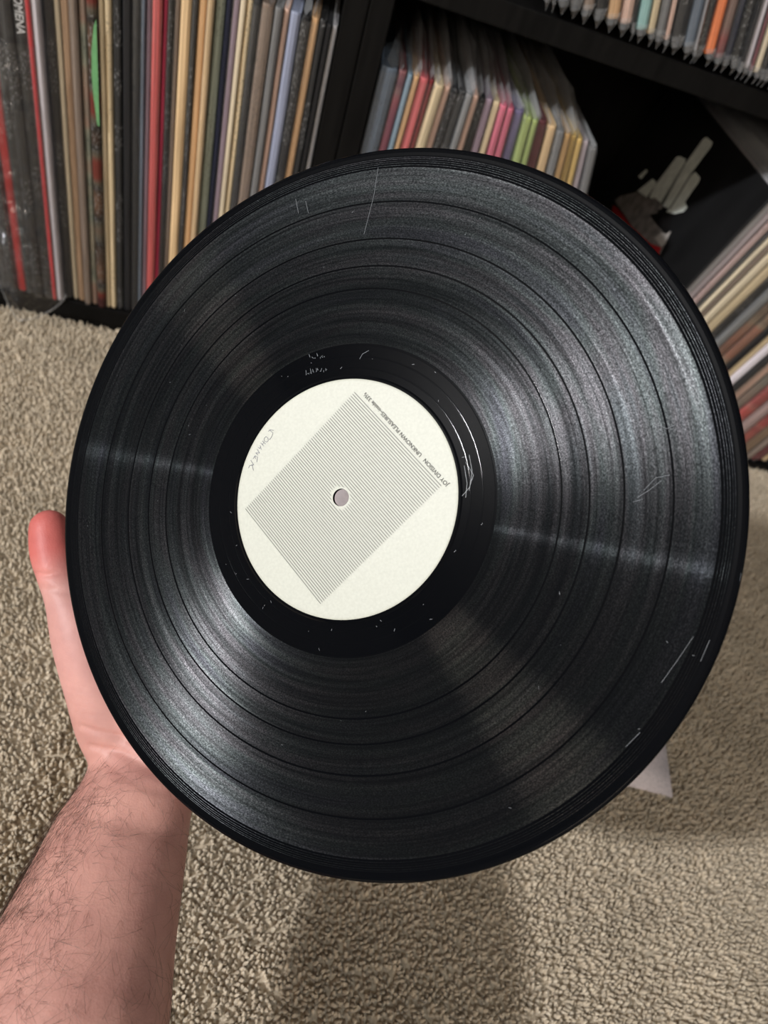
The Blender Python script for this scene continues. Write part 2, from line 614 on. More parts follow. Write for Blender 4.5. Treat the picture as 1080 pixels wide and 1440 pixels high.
def plastic_mesh(t, tip, topflap, rnd):
    """loose clear outer sleeve: pinched to a point under the spine, loose flaps over the top"""
    t2 = t + 0.0004
    y0 = -0.0016
    vs, fs = [], []
    px = rnd.uniform(-0.25, 0.25) * t
    # front strip, pinched tip below
    rows = [(-tip, 0.02, 0.006), (-tip * 0.35, 0.62, 0.0), (0.004, 1.0, 0), (SH * 0.33, 1.0, -0.0006), (SH * 0.66, 1.0, 0.0), (SH - 0.003, 1.0, 0)]
    for z, s, dy in rows:
        c = px if z < 0 else 0
        vs += [(c - t2 / 2 * s, y0 + 0.0012 + dy, z), (c, y0 + dy, z), (c + t2 / 2 * s, y0 + 0.0012 + dy, z)]
    for j in range(len(rows) - 1):
        for i in range(2):
            a = j * 3 + i
            fs.append((a, a + 1, a + 4, a + 3))
    nb = len(vs)
    # side cheeks near the front
    for z, s, dy in rows[1:]:
        vs += [(-t2 / 2 - 0.0002, 0.05, max(z, 0.001)), (t2 / 2 + 0.0002, 0.05, max(z, 0.001))]
    for j in range(len(rows) - 2):
        a, b = (j + 1) * 3, (j + 2) * 3
        c, d = nb + j * 2, nb + (j + 1) * 2
        fs.append((a, b, d, c))
        fs.append((a + 2, c + 1, d + 1, b + 2))
    # top flaps
    if topflap:
        ys = [0.0, 0.07, 0.15, 0.23, SH]
        base = len(vs)
        for q, y in enumerate(ys):
            h = SH + topflap * (0.35 if q in (0, 4) else rnd.uniform(0.7, 1.15))
            sx = rnd.uniform(-0.5, 0.5) * t
            vs += [(-t2 / 2, y, SH - 0.004), (sx - 0.0003, y, h), (sx + 0.0003, y, h), (t2 / 2, y, SH - 0.004)]
        for q in range(len(ys) - 1):
            a, b = base + q * 4, base + (q + 1) * 4
            fs += [(a, b, b + 1, a + 1), (a + 3, a + 2, b + 2, b + 3)]
    return vs, fs


RND = random.Random(11)


def sleeve(region, colour, x, z0, t, lean=0.0, y=0.0, kind=0, plastic=None, yaw=0.0, extra=None):
    """x: foot of the spine on the shelf, lean in degrees (+ = top to the right)"""
    root = empty('record_sleeve', (x, YF + y, z0))
    root.rotation_euler = (0, math.radians(lean), math.radians(yaw))
    vs, fs = jacket_mesh('jacket', t)
    j = mesh_obj('jacket', vs, fs, (M_CARD, M_CARDT, M_CARDP)[kind], root)
    c = lin(*PAL[colour])
    f = RND.uniform(0.9, 1.1)
    f *= 1.34 if max(c) > 0.06 else 0.75
    j.color = (min(c[0] * f, 0.86), min(c[1] * f, 0.86), min(c[2] * f, 0.86), 1)
    if plastic:
        vs, fs = plastic_mesh(t, plastic[0], plastic[1], RND)
        po = mesh_obj('plastic_sleeve', vs, fs, [M_PLASTIC, M_HAZY], root)
        po.data.polygons.foreach_set('material_index', [1 if min(vs[q][2] for q in f_) < -0.001 or max(vs[q][2] for q in f_) > SH + 0.001 else 0 for f_ in fs])
    ALL.append(dict(o=root, region=region, c=colour, x=x, t=t, extra=extra))
    return root


# --- left bookcase: spine edges read off the photograph along one level, all upright
LEFT = [(-40, 'black', 1), (-26, 'dark grey', 1), (-12, 'charcoal', 1), (0, 'bright red', 0), (14, 'charcoal', 1), (27, 'black', 1), (42, 'black', 1), (57.5, 'red', 0), (64, 'white', 0), (73, 'charcoal', 1),
        (87, 'pale cream', 0), (95, 'brown', 0), (107.5, 'grey brown', 0), (118, 'sage grey', 2), (128, 'black', 2), (142, 'cream', 0), (149, 'cream', 1), (158, 'dark grey', 1), (170, 'charcoal', 0),
        (184, 'black', 0), (195, 'blue grey', 0), (200, 'mauve', 0), (207, 'salmon red', 0), (221, 'crimson', 0), (228, 'black', 1), (235, 'grey brown', 0), (242, 'tan', 0), (257, 'dark grey', 1),
        (263.5, 'orange tan', 0), (275, 'tan', 0), (284, 'sage grey', 1), (297, 'navy', 0), (305, 'mauve', 0), (314, 'pale cream', 0), (322, 'cream', 1), (330, 'dark grey', 0), (340, 'grey brown', 1), (357, 'grey', 0),
        (368, 'pale pink', 0), (376, 'lilac blue', 0), (391, 'charcoal', 1), (403, 'orange tan', 0), (414, 'dark grey', 1), (424, 'charcoal', 0), (431, 'pale grey', 0), (438, None, 0)]
lx = [on_front(p[0], 230)[0] for p in LEFT]
for i in range(len(LEFT) - 1):
    px, col, kind = LEFT[i]
    t = lx[i + 1] - lx[i]
    zrow = on_front(px, 230)[2]
    plastic = (0.0005, RND.uniform(0.008, 0.022)) if (px < 90 or RND.random() < 0.55) else None
    lean = 0.0
    sleeve('left', col, (lx[i] + lx[i + 1]) / 2, ZL + 0.0008, t * 0.93, lean, RND.uniform(0.0, 0.006) - (0.006 if px < 70 else 0), kind, plastic)
# sleeves further left, just outside the picture
xx = lx[0] - 0.0003
for col in ('grey', 'cream', 'navy', 'tan', 'maroon', 'black', 'pale grey', 'brown', 'red', 'charcoal', 'cream', 'mauve', 'grey', 'sage grey', 'dark red', 'tan', 'black', 'white', 'navy', 'gold', 'grey', 'maroon', 'cream', 'charcoal'):
    t = RND.uniform(0.004, 0.008)
    if xx - t < LX0 + 0.021: break
    sleeve('left', col, xx - t / 2, ZL + 0.0005, t * 0.93, 0, 0.003, 0)
    xx -= t

# --- right bookcase, bottom shelf, left stack: leans more and more to the left
MID = [(510, 'blue grey', 1), (536, 'red and blue', 2), (549, 'sky blue', 0), (557, 'orange tan', 0), (566, 'pink red', 0), (580, 'dark red', 0), (588, 'cream', 0), (602, 'pale pink', 0), (612, 'charcoal', 1), (624, 'dark grey', 1),
       (636, 'grey', 0), (646, 'pale pink', 0), (656, 'black', 1), (667, 'mauve', 0), (680, 'cream', 0), (691, 'rose pink', 0), (702, 'rose pink', 0), (712, 'purple', 0), (727, 'lime green', 0), (738, 'lime green', 0),
       (747, 'maroon', 1), (762, 'tan', 0), (775, 'grey', 1), (786, 'gold brown', 0), (796, 'gold', 0), (806, 'gold', 0), (815, 'lilac grey', 0), (825, 'grey', 0), (835, None, 0)]
# read at a level 0.27 m up the spines
mx_ = [on_front(p[0], 200 + max(0, (p[0] - 700)) * 0.22)[0] for p in MID]
mz_ = [on_front(p[0], 200 + max(0, (p[0] - 700)) * 0.22)[2] for p in MID]
n = len(MID) - 1
for i in range(n):
    px, col, kind = MID[i]
    u = max(0.0, i / (n - 1) - 0.30) / 0.70
    lean = -15.0 * u - 0.3
    a = math.radians(lean)
    t = (mx_[i + 1] - mx_[i]) * math.cos(a)
    xm, zm = (mx_[i] + mx_[i + 1]) / 2, (mz_[i] + mz_[i + 1]) / 2
    # slide down the leaning spine to the board
    foot = xm - math.tan(a) * (zm - ZR)
    z0 = ZR + abs(math.sin(a)) * t / 2 + 0.003
    sleeve('middle', col, foot, z0, t * 0.93, lean, RND.uniform(0.0, 0.008), kind, (0.002, RND.uniform(0.006, 0.020)))

# --- right bookcase, bottom shelf, right stack: leans to the right, black picture cover outermost
RIGHT = [(286, 'black', 0), (292, 'pale grey', 0), (305, 'lilac grey', 0), (320, 'pinkish grey', 1), (334, 'dark grey', 0), (341, 'pale cream', 0), (350, 'grey brown', 0), (361, 'pale cream', 0), (378, 'cream', 0), (398, 'charcoal', 1),
         (415, 'grey', 0), (430, 'brown', 2), (448, 'brown', 2), (465, 'charcoal', 0), (478, 'cream', 0), (490, 'white', 0), (504, 'charcoal', 0), (518, 'pale pink', 0), (535, 'sage grey', 2), (552, 'salmon red', 2), (570, 'pinkish grey', 0),
         (588, 'salmon red', 2), (606, 'brown', 0), (624, 'grey brown', 0)]
RL = 11.3
a = math.radians(RL)
feet = []
for px, col, kind in RIGHT:
    P = on_front(1079, px)
    feet.append(P[0] - math.tan(a) * (P[2] - ZR))
feet.append(feet[-1] + 0.007)
while feet[-1] < 0.70:
    RIGHT.append((0, RND.choice(['cream', 'black', 'grey', 'maroon', 'navy', 'tan', 'pale grey', 'dark red']), 0))
    feet.append(feet[-1] + RND.uniform(0.005, 0.010))
COVER = None
for i, (px, col, kind) in enumerate(RIGHT):
    t = (feet[i + 1] - feet[i]) * math.cos(a)
    z0 = ZR + math.sin(a) * t / 2 + 0.0015
    o = sleeve('right', col, (feet[i] + feet[i + 1]) / 2, z0 + (0.003 if i else 0.006), t * 0.93, RL, RND.uniform(0.0, 0.006) if i else 0.0, kind,
               None if i == 0 else (0.002, 0.016 if i < 12 else 0.004) if (i < 8 or RND.random() < 0.7) else None)
    if i == 0: COVER = (o, t * 0.93)

# --- right bookcase, upper row: only the feet of the sleeves show, leaning left, plastic pinched to points
UP = [(783 - 26, 'charcoal', 0), (768, 'grey', 0), (775, 'blue grey', 0), (793, 'dark grey', 0), (812, 'grey brown', 0), (828, 'black', 0), (845, 'orange tan', 0), (863, 'pale pink', 0), (880, 'black', 0), (886, 'mint blue', 0), (902, 'cream', 1),
      (913, 'grey', 0), (927, 'pale pink', 0), (934, 'charcoal', 1), (953, 'blue grey', 0), (968, 'pale grey', 0), (972, 'dark grey', 1), (984, 'orange', 0), (998, 'maroon', 2), (1010, 'navy', 0), (1021, 'black', 1), (1034, 'charcoal', 0),
      (1040, 'white', 0), (1049, 'maroon', 0), (1054, 'pale cream', 0), (1062, 'dark grey', 0), (1070, 'navy', 1), (1080, None, 0)]
UL = -19.0
a = math.radians(UL)
ux = []
for px, col, kind in UP:
    P = on_front(px, 8 + 0.30 * (px - 783))
    ux.append(P[0] - math.tan(a) * (P[2] - ZU - 0.004))
for i in range(len(UP) - 1):
    px, col, kind = UP[i]
    t = (ux[i + 1] - ux[i]) * math.cos(a)
    z0 = ZU + abs(math.sin(a)) * t / 2 + 0.011
    sleeve('upper', col, (ux[i] + ux[i + 1]) / 2, z0, t * 0.9, UL, -0.004 - RND.uniform(0, 0.004), kind, (0.010, 0.0))
xx = ux[0] - 0.0004
for col in ('navy', 'cream', 'black', 'tan', 'dark red', 'pale grey', 'charcoal', 'brown', 'mauve', 'white', 'grey', 'gold brown', 'black', 'blue grey', 'maroon', 'cream', 'orange tan'):
    t = RND.uniform(0.006, 0.010)
    if xx - t < XS + 0.0195 + SH * abs(math.sin(a)) + 0.004: break
    sleeve('upper', col, xx - t / 2, ZU + abs(math.sin(a)) * t / 2 + 0.011, t * 0.85, UL, -0.004, 0, (0.010, 0.0))
    xx -= t
xx = ux[-1]
for col in ('black', 'grey', 'cream', 'dark red', 'navy', 'pale grey', 'black', 'tan'):
    t = RND.uniform(0.005, 0.009)
    sleeve('upper', col, xx + t / 2, ZU + abs(math.sin(a)) * t / 2 + 0.011, t * 0.85, UL, -0.004, 0, (0.010, 0.0))
    xx += t

# --- the printed cover on the outermost leaning sleeve: cigarette packet with raised cigarettes, flat print
root, tcov = COVER
NXL = -tcov / 2 - 0.0002


def print_poly(name, pts, mat, lift):
    """pts: photograph pixels on the cover's left face -> the sleeve's own plane"""
    Rl = Matrix.Rotation(math.radians(RL), 3, 'Y')
    ex, O_ = np.array(Rl @ Vector((1, 0, 0))), np.array(root.location) + np.array(Rl @ Vector((NXL, 0, 0)))
    inv = Rl.inverted()
    out = []
    for px, py in pts:
        d = ray(px, py)
        P = CAM + d * (((O_ - CAM) @ ex) / (d @ ex))
        q = inv @ Vector(P - np.array(root.location))
        out.append((NXL - lift, min(max(q.y, 0.001), SH - 0.001), min(max(q.z, 0.001), SH - 0.001)))
    m = len(out)
    return mesh_obj(name, out, [tuple(range(m))], mat, root)


M_CIG = plain('print_cigarette_white', lin(226, 231, 222), 0.5, 0.3, 120)
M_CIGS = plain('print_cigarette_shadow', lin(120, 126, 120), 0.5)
M_PACK = plain('print_packet_grey', lin(128, 122, 118), 0.5, 0.3, 90, 0.4)
M_PACKW = plain('print_packet_white', lin(190, 184, 178), 0.5)
M_PRED = plain('print_packet_red', lin(168, 34, 38), 0.5)
M_PBLK = plain('print_packet_black', lin(20, 18, 18), 0.5)


def cz(pts):     # zoomed crop coordinates -> photograph pixels
    return [(860 + x / 4.909, 180 + y / 4.909) for x, y in pts]


print_poly('packet_print', cz([(20, 500), (60, 470), (180, 440), (270, 490), (330, 600), (350, 720), (380, 730), (400, 715), (370, 800), (330, 880), (210, 780)]), M_PACK, 0.0001)
print_poly('packet_print', cz([(10, 530), (45, 560), (130, 670), (270, 800), (345, 825), (320, 900), (250, 860), (100, 740), (0, 620)]), M_PRED, 0.0002)
print_poly('packet_print', cz([(300, 760), (345, 720), (378, 735), (412, 712), (372, 800), (345, 822)]), M_PACKW, 0.0003)
print_poly('packet_print', cz([(262, 600), (330, 585), (420, 600), (402, 680), (378, 728), (330, 690)]), M_PBLK, 0.0003)
print_poly('cigarette_print', cz([(180, 435), (285, 350), (310, 375), (300, 400), (245, 480)]), M_CIG, 0.0003)
print_poly('cigarette_print', cz([(185, 335), (240, 285), (250, 300), (205, 355)]), M_CIG, 0.0003)
print_poly('cigarette_print', cz([(262, 480), (300, 400), (450, 200), (475, 195), (515, 215), (505, 250), (340, 520)]), M_CIG, 0.0004)
print_poly('cigarette_print', cz([(355, 540), (510, 250), (635, 75), (660, 65), (700, 100), (690, 130), (540, 330), (400, 560)]), M_CIG, 0.0005)
print_poly('cigarette_print', cz([(405, 555), (545, 335), (580, 305), (615, 345), (605, 375), (510, 510), (525, 550), (500, 580), (440, 595), (380, 580)]), M_CIG, 0.0006)
print_poly('cigarette_print', cz([(245, 510), (300, 480), (350, 525), (350, 560), (300, 575), (260, 540)]), M_PACK, 0.0006)
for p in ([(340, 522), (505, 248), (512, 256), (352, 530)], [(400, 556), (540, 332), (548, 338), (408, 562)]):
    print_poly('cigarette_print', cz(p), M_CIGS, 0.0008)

# the clear sleeve bag sagging out of the left end of the left shelf
def bag():
    edge = [  # (px, py, forward of the shelf front) outline rows from top to the drooping tip
        [(-34, 60, .004), (-14, 60, .012), (8, 60, .016), (30, 60, .012), (52, 60, .004)],
        [(-28, 150, .004), (-6, 150, .014), (14, 155, .020), (36, 150, .013), (58, 150, .004)],
        [(-20, 240, .004), (0, 240, .018), (22, 235, .016), (44, 240, .014), (66, 240, .004)],
        [(-14, 310, .004), (8, 310, .016), (30, 300, .020), (54, 310, .012), (74, 310, .004)],
        [(-8, 365, .005), (12, 368, .030), (36, 362, .046), (62, 372, .022), (84, 375, .004)],
        [(2, 405, .006), (16, 410, .030), (36, 408, .030), (66, 412, .022), (94, 414, .005)],
        [(14, 432, .010), (22, 436, .030), (40, 438, .024), (60, 436, .020), (88, 424, .008)],
        [(24, 449, .014), (27, 451, .024), (40, 449, .020), (54, 446, .016), (76, 434, .010)]]
    vs, fs = [], []
    for rw in edge:
        for px, py, fw in rw:
            vs.append(on_front(px, py, YF - fw))
    w_ = 5
    for j in range(len(edge) - 1):
        for i in range(w_ - 1):
            a = j * w_ + i
            fs.append((a, a + 1, a + w_ + 1, a + w_))
    c = np.array(vs).mean(0)
    c[2] = min(v[2] for v in vs)
    o = mesh_obj('plastic_bag', [v - c for v in vs], fs, M_BAG, None, True)
    o.location = c
    md = o.modifiers.new('subdivision', 'SUBSURF')
    md.levels = md.render_levels = 4
    tx = bpy.data.textures.new('crinkle', 'CLOUDS')
    tx.noise_scale = 0.017
    tx.noise_depth = 2
    ds = o.modifiers.new('crinkle', 'DISPLACE')
    ds.texture = tx
    ds.texture_coords = 'LOCAL'
    ds.strength = 0.011
    # welded seam round the sagging corner
    border = [r_[0] for r_ in edge[3:]] + edge[-1][1:] + [r_[-1] for r_ in reversed(edge[5:-1])]
    pts = [on_front(px, py, YF - fw) - c for px, py, fw in border]
    sv, sf = [], []
    for q, P in enumerate(pts):
        d_ = pts[min(q + 1, len(pts) - 1)] - pts[max(q - 1, 0)]
        d_ /= np.linalg.norm(d_)
        sd = np.cross(d_, [0, 1, 0])
        sd /= np.linalg.norm(sd) + 1e-9
        sv += [P + sd * 0.0009 + [0, -0.0005, 0], P + [0, -0.0013, 0], P - sd * 0.0009 + [0, -0.0005, 0]]
    for q in range(len(pts) - 1):
        for e_ in range(2):
            a_ = q * 3 + e_
            sf.append((a_, a_ + 1, a_ + 4, a_ + 3))
    mesh_obj('seam', sv, sf, M_HAZY, o, True)
    tag(o, 'clear crinkled plastic bag sagging off the shelf in front of red and black record spines', 'plastic bag')


bag()


# spine lettering that can be read
def text_mesh(body, size, mat, name, parent, loc, rot, bold=0.0, xs=1.0, align='LEFT', shear=0.0):
    cu = bpy.data.curves.new(name, 'FONT')
    cu.body = body
    cu.size = size
    cu.offset = bold
    cu.shear = shear
    cu.align_x = align
    cu.fill_mode = 'FRONT'
    cu.resolution_u = 3
    tmp = bpy.data.objects.new(name, cu)
    COL.objects.link(tmp)
    dg = bpy.context.evaluated_depsgraph_get()
    me = bpy.data.meshes.new_from_object(tmp.evaluated_get(dg))
    bpy.data.objects.remove(tmp)
    bpy.data.curves.remove(cu)
    me.name = name
    me.materials.clear()
    me.materials.append(mat)
    o = bpy.data.objects.new(name, me)
    COL.objects.link(o)
    o.parent = parent
    o.location = loc
    o.rotation_euler = rot
    o.scale = (xs, 1, 1)
    return o


def find(region, px):
    X = on_front(px, 230)[0]
    return min((s for s in ALL if s['region'] == region), key=lambda s: abs(s['x'] - X))


s = find('left', 49)
s['extra'] = 'with white lettering ending in OMENA'
Ptxt = on_front(33, 38)
text_mesh('OMENA', 0.0085, M_WHITE_TXT, 'spine_lettering', s['o'], (-0.003, -0.0004, Ptxt[2] + 0.026 - ZL - 0.006), (math.pi / 2, math.pi / 2, 0), 0.0002, 0.85)

s = find('left', 135)
s['extra'] = 'with a long green leaf on its spine'
lp = [on_front(px, py, YF + s['o'].location.y - YF - 0.0002) for px, py in ((136, 27), (131.5, 38), (129, 70), (129, 105), (132, 140), (137, 176), (140.5, 178), (141, 100), (140.5, 30))]
mesh_obj('leaf_print', [(min(max(P[0] - s['x'], -s['t'] * 0.48), s['t'] * 0.48), -0.0003, P[2] - s['o'].location.z) for P in lp], [tuple(reversed(range(len(lp))))], plain('print_leaf_green', lin(112, 170, 116), 0.5), s['o'])

# --- labels for the sleeves: colour, neighbours and stack
STACK = {'left': 'in the packed shelf', 'middle': 'in the left-leaning stack', 'right': 'in the right-leaning stack', 'upper': 'on the upper shelf'}
GROUP = {'left': 'record sleeves in the tightly packed shelf', 'middle': 'record sleeves in the left-leaning stack', 'right': 'record sleeves in the right-leaning stack', 'upper': 'record sleeves on the upper shelf'}
for reg in STACK:
    S_ = sorted((s for s in ALL if s['region'] == reg), key=lambda s: s['x'])

    def mk(i, dl_, dr_):
        s = S_[i]
        L_ = [S_[j]['c'] for j in range(i - 1, max(-1, i - 1 - dl_), -1)]
        R_ = [S_[j]['c'] for j in range(i + 1, min(len(S_), i + 1 + dr_))]
        w_ = '%s record sleeve ' % s['c']
        if L_ and R_: w_ += 'between %s and %s ' % (' then '.join(reversed(L_)), ' then '.join(R_))
        else: w_ += 'next to %s at the end ' % ' then '.join(R_ or list(reversed(L_)))
        return w_ + STACK[reg]
    for i, s in enumerate(S_):
        for dd in ((1, 1), (1, 2), (2, 1), (2, 2)):
            lab = mk(i, *dd)
            if sum(mk(j, *dd) == lab for j in range(len(S_))) == 1: break
        if s['extra']: lab = '%s record sleeve %s in the packed shelf' % (s['c'], s['extra'])
        if s['o'] == COVER[0]: lab = 'black record cover with a printed cigarette packet and raised white cigarettes'
        tag(s['o'], lab, 'record sleeve', GROUP[reg])

# ------------------------------------------------------------------ white inner sleeve on the carpet
def paper_sleeve():
    z = 0.0085
    c0 = on_floor(945, 1121, z)
    e = on_floor(885, 1105, z) - c0
    e[2] = 0
    e /= np.linalg.norm(e)
    g = np.array([e[1], -e[0], 0.0])
    if g[1] < 0: g = -g
    S1, S2 = 0.309, 0.352      # the open flap makes it longer one way
    root = empty('paper_inner_sleeve', tuple(c0 + (e * S2 + g * S1) / 2 - np.array([0, 0, 0.0015])))
    rz = math.atan2(g[1], g[0]) - math.pi / 2
    root.rotation_euler = (0, 0, rz)
    tag(root, 'white paper record sleeve lying flat on the carpet behind the held record', 'paper sleeve')
    for nme, zz, dx in (('front_sheet', 0.0022, 0.0), ('back_sheet', 0.0006, 0.0006)):
        nn = 14
        vs, fs = [], []
        for lay in (0, 1):
            for j in range(nn + 1):
                for i in range(nn + 1):
                    u, v = i / nn - 0.5, j / nn - 0.5
                    lift = 0.0006 * math.sin(u * 7 + v * 5) * (1 if zz > 0.001 else 0.3)
                    vs.append((u * S2 + dx, v * S1, zz + lift - lay * 0.0005))
        m = (nn + 1) ** 2
        for j in range(nn):
            for i in range(nn):
                a_ = j * (nn + 1) + i
                fs.append((a_, a_ + 1, a_ + nn + 2, a_ + nn + 1))
                fs.append((m + a_, m + a_ + nn + 1, m + a_ + nn + 2, m + a_ + 1))
        ring = [i for i in range(nn)] + [nn + j * (nn + 1) for j in range(nn)] + [m - 1 - i for i in range(nn)] + [(nn - j) * (nn + 1) for j in range(nn)]
        for q in range(len(ring)):
            a_, b_ = ring[q], ring[(q + 1) % len(ring)]
            fs.append((a_, a_ + m, b_ + m, b_))
        mesh_obj(nme, vs, fs, M_PAPER, root, True)


paper_sleeve()

# ------------------------------------------------------------------ the held record
EX = np.cross(R[:, 1], DN)          # disc axes: image-right-ish and its normal
EX = EX / np.linalg.norm(EX)
if EX @ R[:, 0] < 0: EX = -EX
EY = np.cross(DN, EX)
DM = Matrix(((EX[0], EY[0], DN[0], DC[0]), (EX[1], EY[1], DN[1], DC[1]), (EX[2], EY[2], DN[2], DC[2]), (0, 0, 0, 1)))


def dl(px, py, z=0.0):
    q = at(px, py, 0) - DC
    return (q @ EX, q @ EY, z)


record = empty('vinyl_record')
record.matrix_world = DM
tag(record, 'black vinyl record with cream centre label held up by a hand', 'record')


def lathe(name, prof, mats, segs=360, parent=None, smooth=True):
    """prof: (radius, z, material of the band from here to the next point)"""
    vs, fs, mi = [], [], []
    cs = [(math.cos(2 * math.pi * i / segs), math.sin(2 * math.pi * i / segs)) for i in range(segs)]
    for r_0, z, m in prof:
        vs += [(r_0 * c, r_0 * s_, z) for c, s_ in cs]
    for j in range(len(prof) - 1):
        for i in range(segs):
            a_, b_ = j * segs + i, j * segs + (i + 1) % segs
            fs.append((a_, a_ + segs, b_ + segs, b_))
            mi.append(prof[j][2])
    o = mesh_obj(name, vs, fs, mats, parent, smooth)
    o.data.polygons.foreach_set('material_index', mi)
    return o


G, P_ = 0, 1
mm = 0.001
prof = [(3.65, -1.4, P_), (3.65, 0.30, P_), (4.0, 0.34, P_), (50.8, 0.34, P_), (51.3, 0.30, P_), (52.0, 0.12, P_), (54.9, 0.05, P_), (55.15, 0.13, P_), (55.4, 0.05, P_),
        (59.8, 0.04, P_), (60.05, 0.12, P_), (60.3, 0.04, P_), (64.6, 0.02, P_), (64.9, -0.03, P_), (65.6, 0.0, G)]


def gap(r_0, w=0.75):
    h = w / 2
    return [(r_0 - h, 0.0, P_), (r_0 - h * 0.45, -0.05, P_), (r_0, 0.02, P_), (r_0 + h * 0.45, -0.05, P_), (r_0 + h, 0.0, G)]


for g0 in (89.4, 99.3, 111.2, 127.4):
    rprev = prof[-1][0]
    k_ = int((g0 - rprev) / 4)
    for q in range(1, k_):
        prof.append((rprev + (g0 - rprev) * q / k_, 0.0, G))
    prof += gap(g0)
prof += [(133, 0.0, G), (138, 0.0, G), (142.2, 0.0, P_)]
for r0 in (143.2, 144.2, 145.0, 145.9, 146.6):
    prof += [(r0 - 0.16, 0.005, P_), (r0 - 0.08, 0.0, G), (r0 + 0.08, 0.0, P_), (r0 + 0.16, 0.005, P_)]
prof += [(147.4, 0.05, P_), (148.6, 0.22, P_), (149.6, 0.24, P_), (150.3, 0.10, P_), (150.75, -0.25, P_), (150.9, -0.65, P_), (150.75, -1.05, P_), (150.2, -1.35, P_), (148.5, -1.5, P_), (147, -1.3, G), (66, -1.3, P_), (52, -1.4, P_), (3.65, -1.4, P_)]
p2 = []
for q, (a_, b_, c_) in enumerate(prof):          # tight support rings keep the flat bands flat
    if q and a_ - prof[q - 1][0] > 0.6: p2.append((a_ - 0.06, b_ - 0.06 * (b_ - prof[q - 1][1]) / (a_ - prof[q - 1][0]), prof[q - 1][2]))
    p2.append((a_, b_, c_))
    if q < len(prof) - 1 and prof[q + 1][0] - a_ > 0.6: p2.append((a_ + 0.06, b_ + 0.06 * (prof[q + 1][1] - b_) / (prof[q + 1][0] - a_), c_))
prof = [(a_ * mm, b_ * mm, c_) for a_, b_, c_ in p2]
lathe('disc', prof, [M_GROOVE, M_GLOSS], 400, record)

# paper labels, front and back
lab = lathe('paper_label', [(3.7 * mm, 0.345 * mm, 0), (49.2 * mm, 0.40 * mm, 0), (49.9 * mm, 0.46 * mm, 0), (50.3 * mm, 0.36 * mm, 0)], [M_LABEL], 200, record)
tag(lab, 'cream paper label with a block of thin grey lines')
lathe('paper_label', [(50 * mm, -1.44 * mm, 0), (3.7 * mm, -1.44 * mm, 0)], [M_LABEL], 120, record)


def strips(name, polys, width, z, mat, parent):
    vs, fs = [], []
    for pl in polys:
        p_ = [np.array(q[:2]) for q in pl]
        base = len(vs)
        for i in range(len(p_)):
            t_ = p_[min(i + 1, len(p_) - 1)] - p_[max(i - 1, 0)]
            t_ = t_ / (np.linalg.norm(t_) + 1e-12)
            nrm = np.array([-t_[1], t_[0]]) * width / 2
            vs += [(*(p_[i] + nrm), z), (*(p_[i] - nrm), z)]
        for i in range(len(p_) - 1):
            a_ = base + 2 * i
            fs.append((a_, a_ + 1, a_ + 3, a_ + 2))
    return mesh_obj(name, vs, fs, mat, parent)


ZP = 0.52 * mm
qa, qb, qc, qd = (np.array(dl(*p)[:2]) for p in ((346, 715.5), (499, 552), (621, 683.6), (451.7, 849)))
NL = 66
polys = []
for i in range(NL):
    u = i / (NL - 1)
    A, B = qa + (qb - qa) * u, qd + (qc - qd) * u
    for s0, s1 in ((0.0, 1.0),):
        p0, p1 = A + (B - A) * s0, A + (B - A) * s1
        # interrupt the rule at the spindle hole
        m = 40
        seg = []
        for q in range(m + 1):
            X = p0 + (p1 - p0) * q / m
            if np.linalg.norm(X) < 4.2 * mm:
                if len(seg) > 1: polys.append(seg)
                seg = []
            else: seg.append(X)
        if len(seg) > 1: polys.append(seg)
strips('printed_lines', polys, 0.24 * mm, ZP, M_INK, lab)

# title under the lines
t0, t1 = np.array(dl(632, 681)[:2]), np.array(dl(515, 552)[:2])
ang = math.atan2(*(t1 - t0)[::-1])
txt = text_mesh('JOY DIVISION   UNKNOWN PLEASURES\u2013inside 33\u2153', 3.3 * mm, M_INK, 'printed_title', lab, (*t0, ZP), (0, 0, ang), 0.00005, 1.0)
wid = max(v.co.x for v in txt.data.vertices)
txt.scale = (np.linalg.norm(t1 - t0) / wid,) * 2 + (1,)


def hz(pts):
    return [dl(340 + x / 13.5, 580 + y / 13.5) for x, y in pts]


strips('handwritten_name', [hz(q) for q in (
    [(620, 345), (545, 335), (515, 365)], [(545, 345), (605, 395), (575, 470), (540, 520), (525, 505)],
    [(470, 460), (435, 500), (440, 550), (485, 565), (515, 540), (505, 490), (470, 460)],
    [(400, 545), (465, 605)], [(370, 580), (430, 645)], [(432, 575), (400, 615)],
    [(320, 665), (390, 710), (355, 630)], [(350, 690), (372, 655)],
    [(275, 770), (320, 815)], [(275, 770), (350, 775)], [(300, 700), (350, 775)],
    [(225, 885), (265, 825), (310, 850), (295, 945)], [(262, 830), (270, 885)],
    [(180, 910), (238, 1000)], [(238, 1000), (160, 1010), (140, 1060)], [(205, 990), (232, 1105)])], 0.19 * mm, ZP, M_PENCIL, lab)

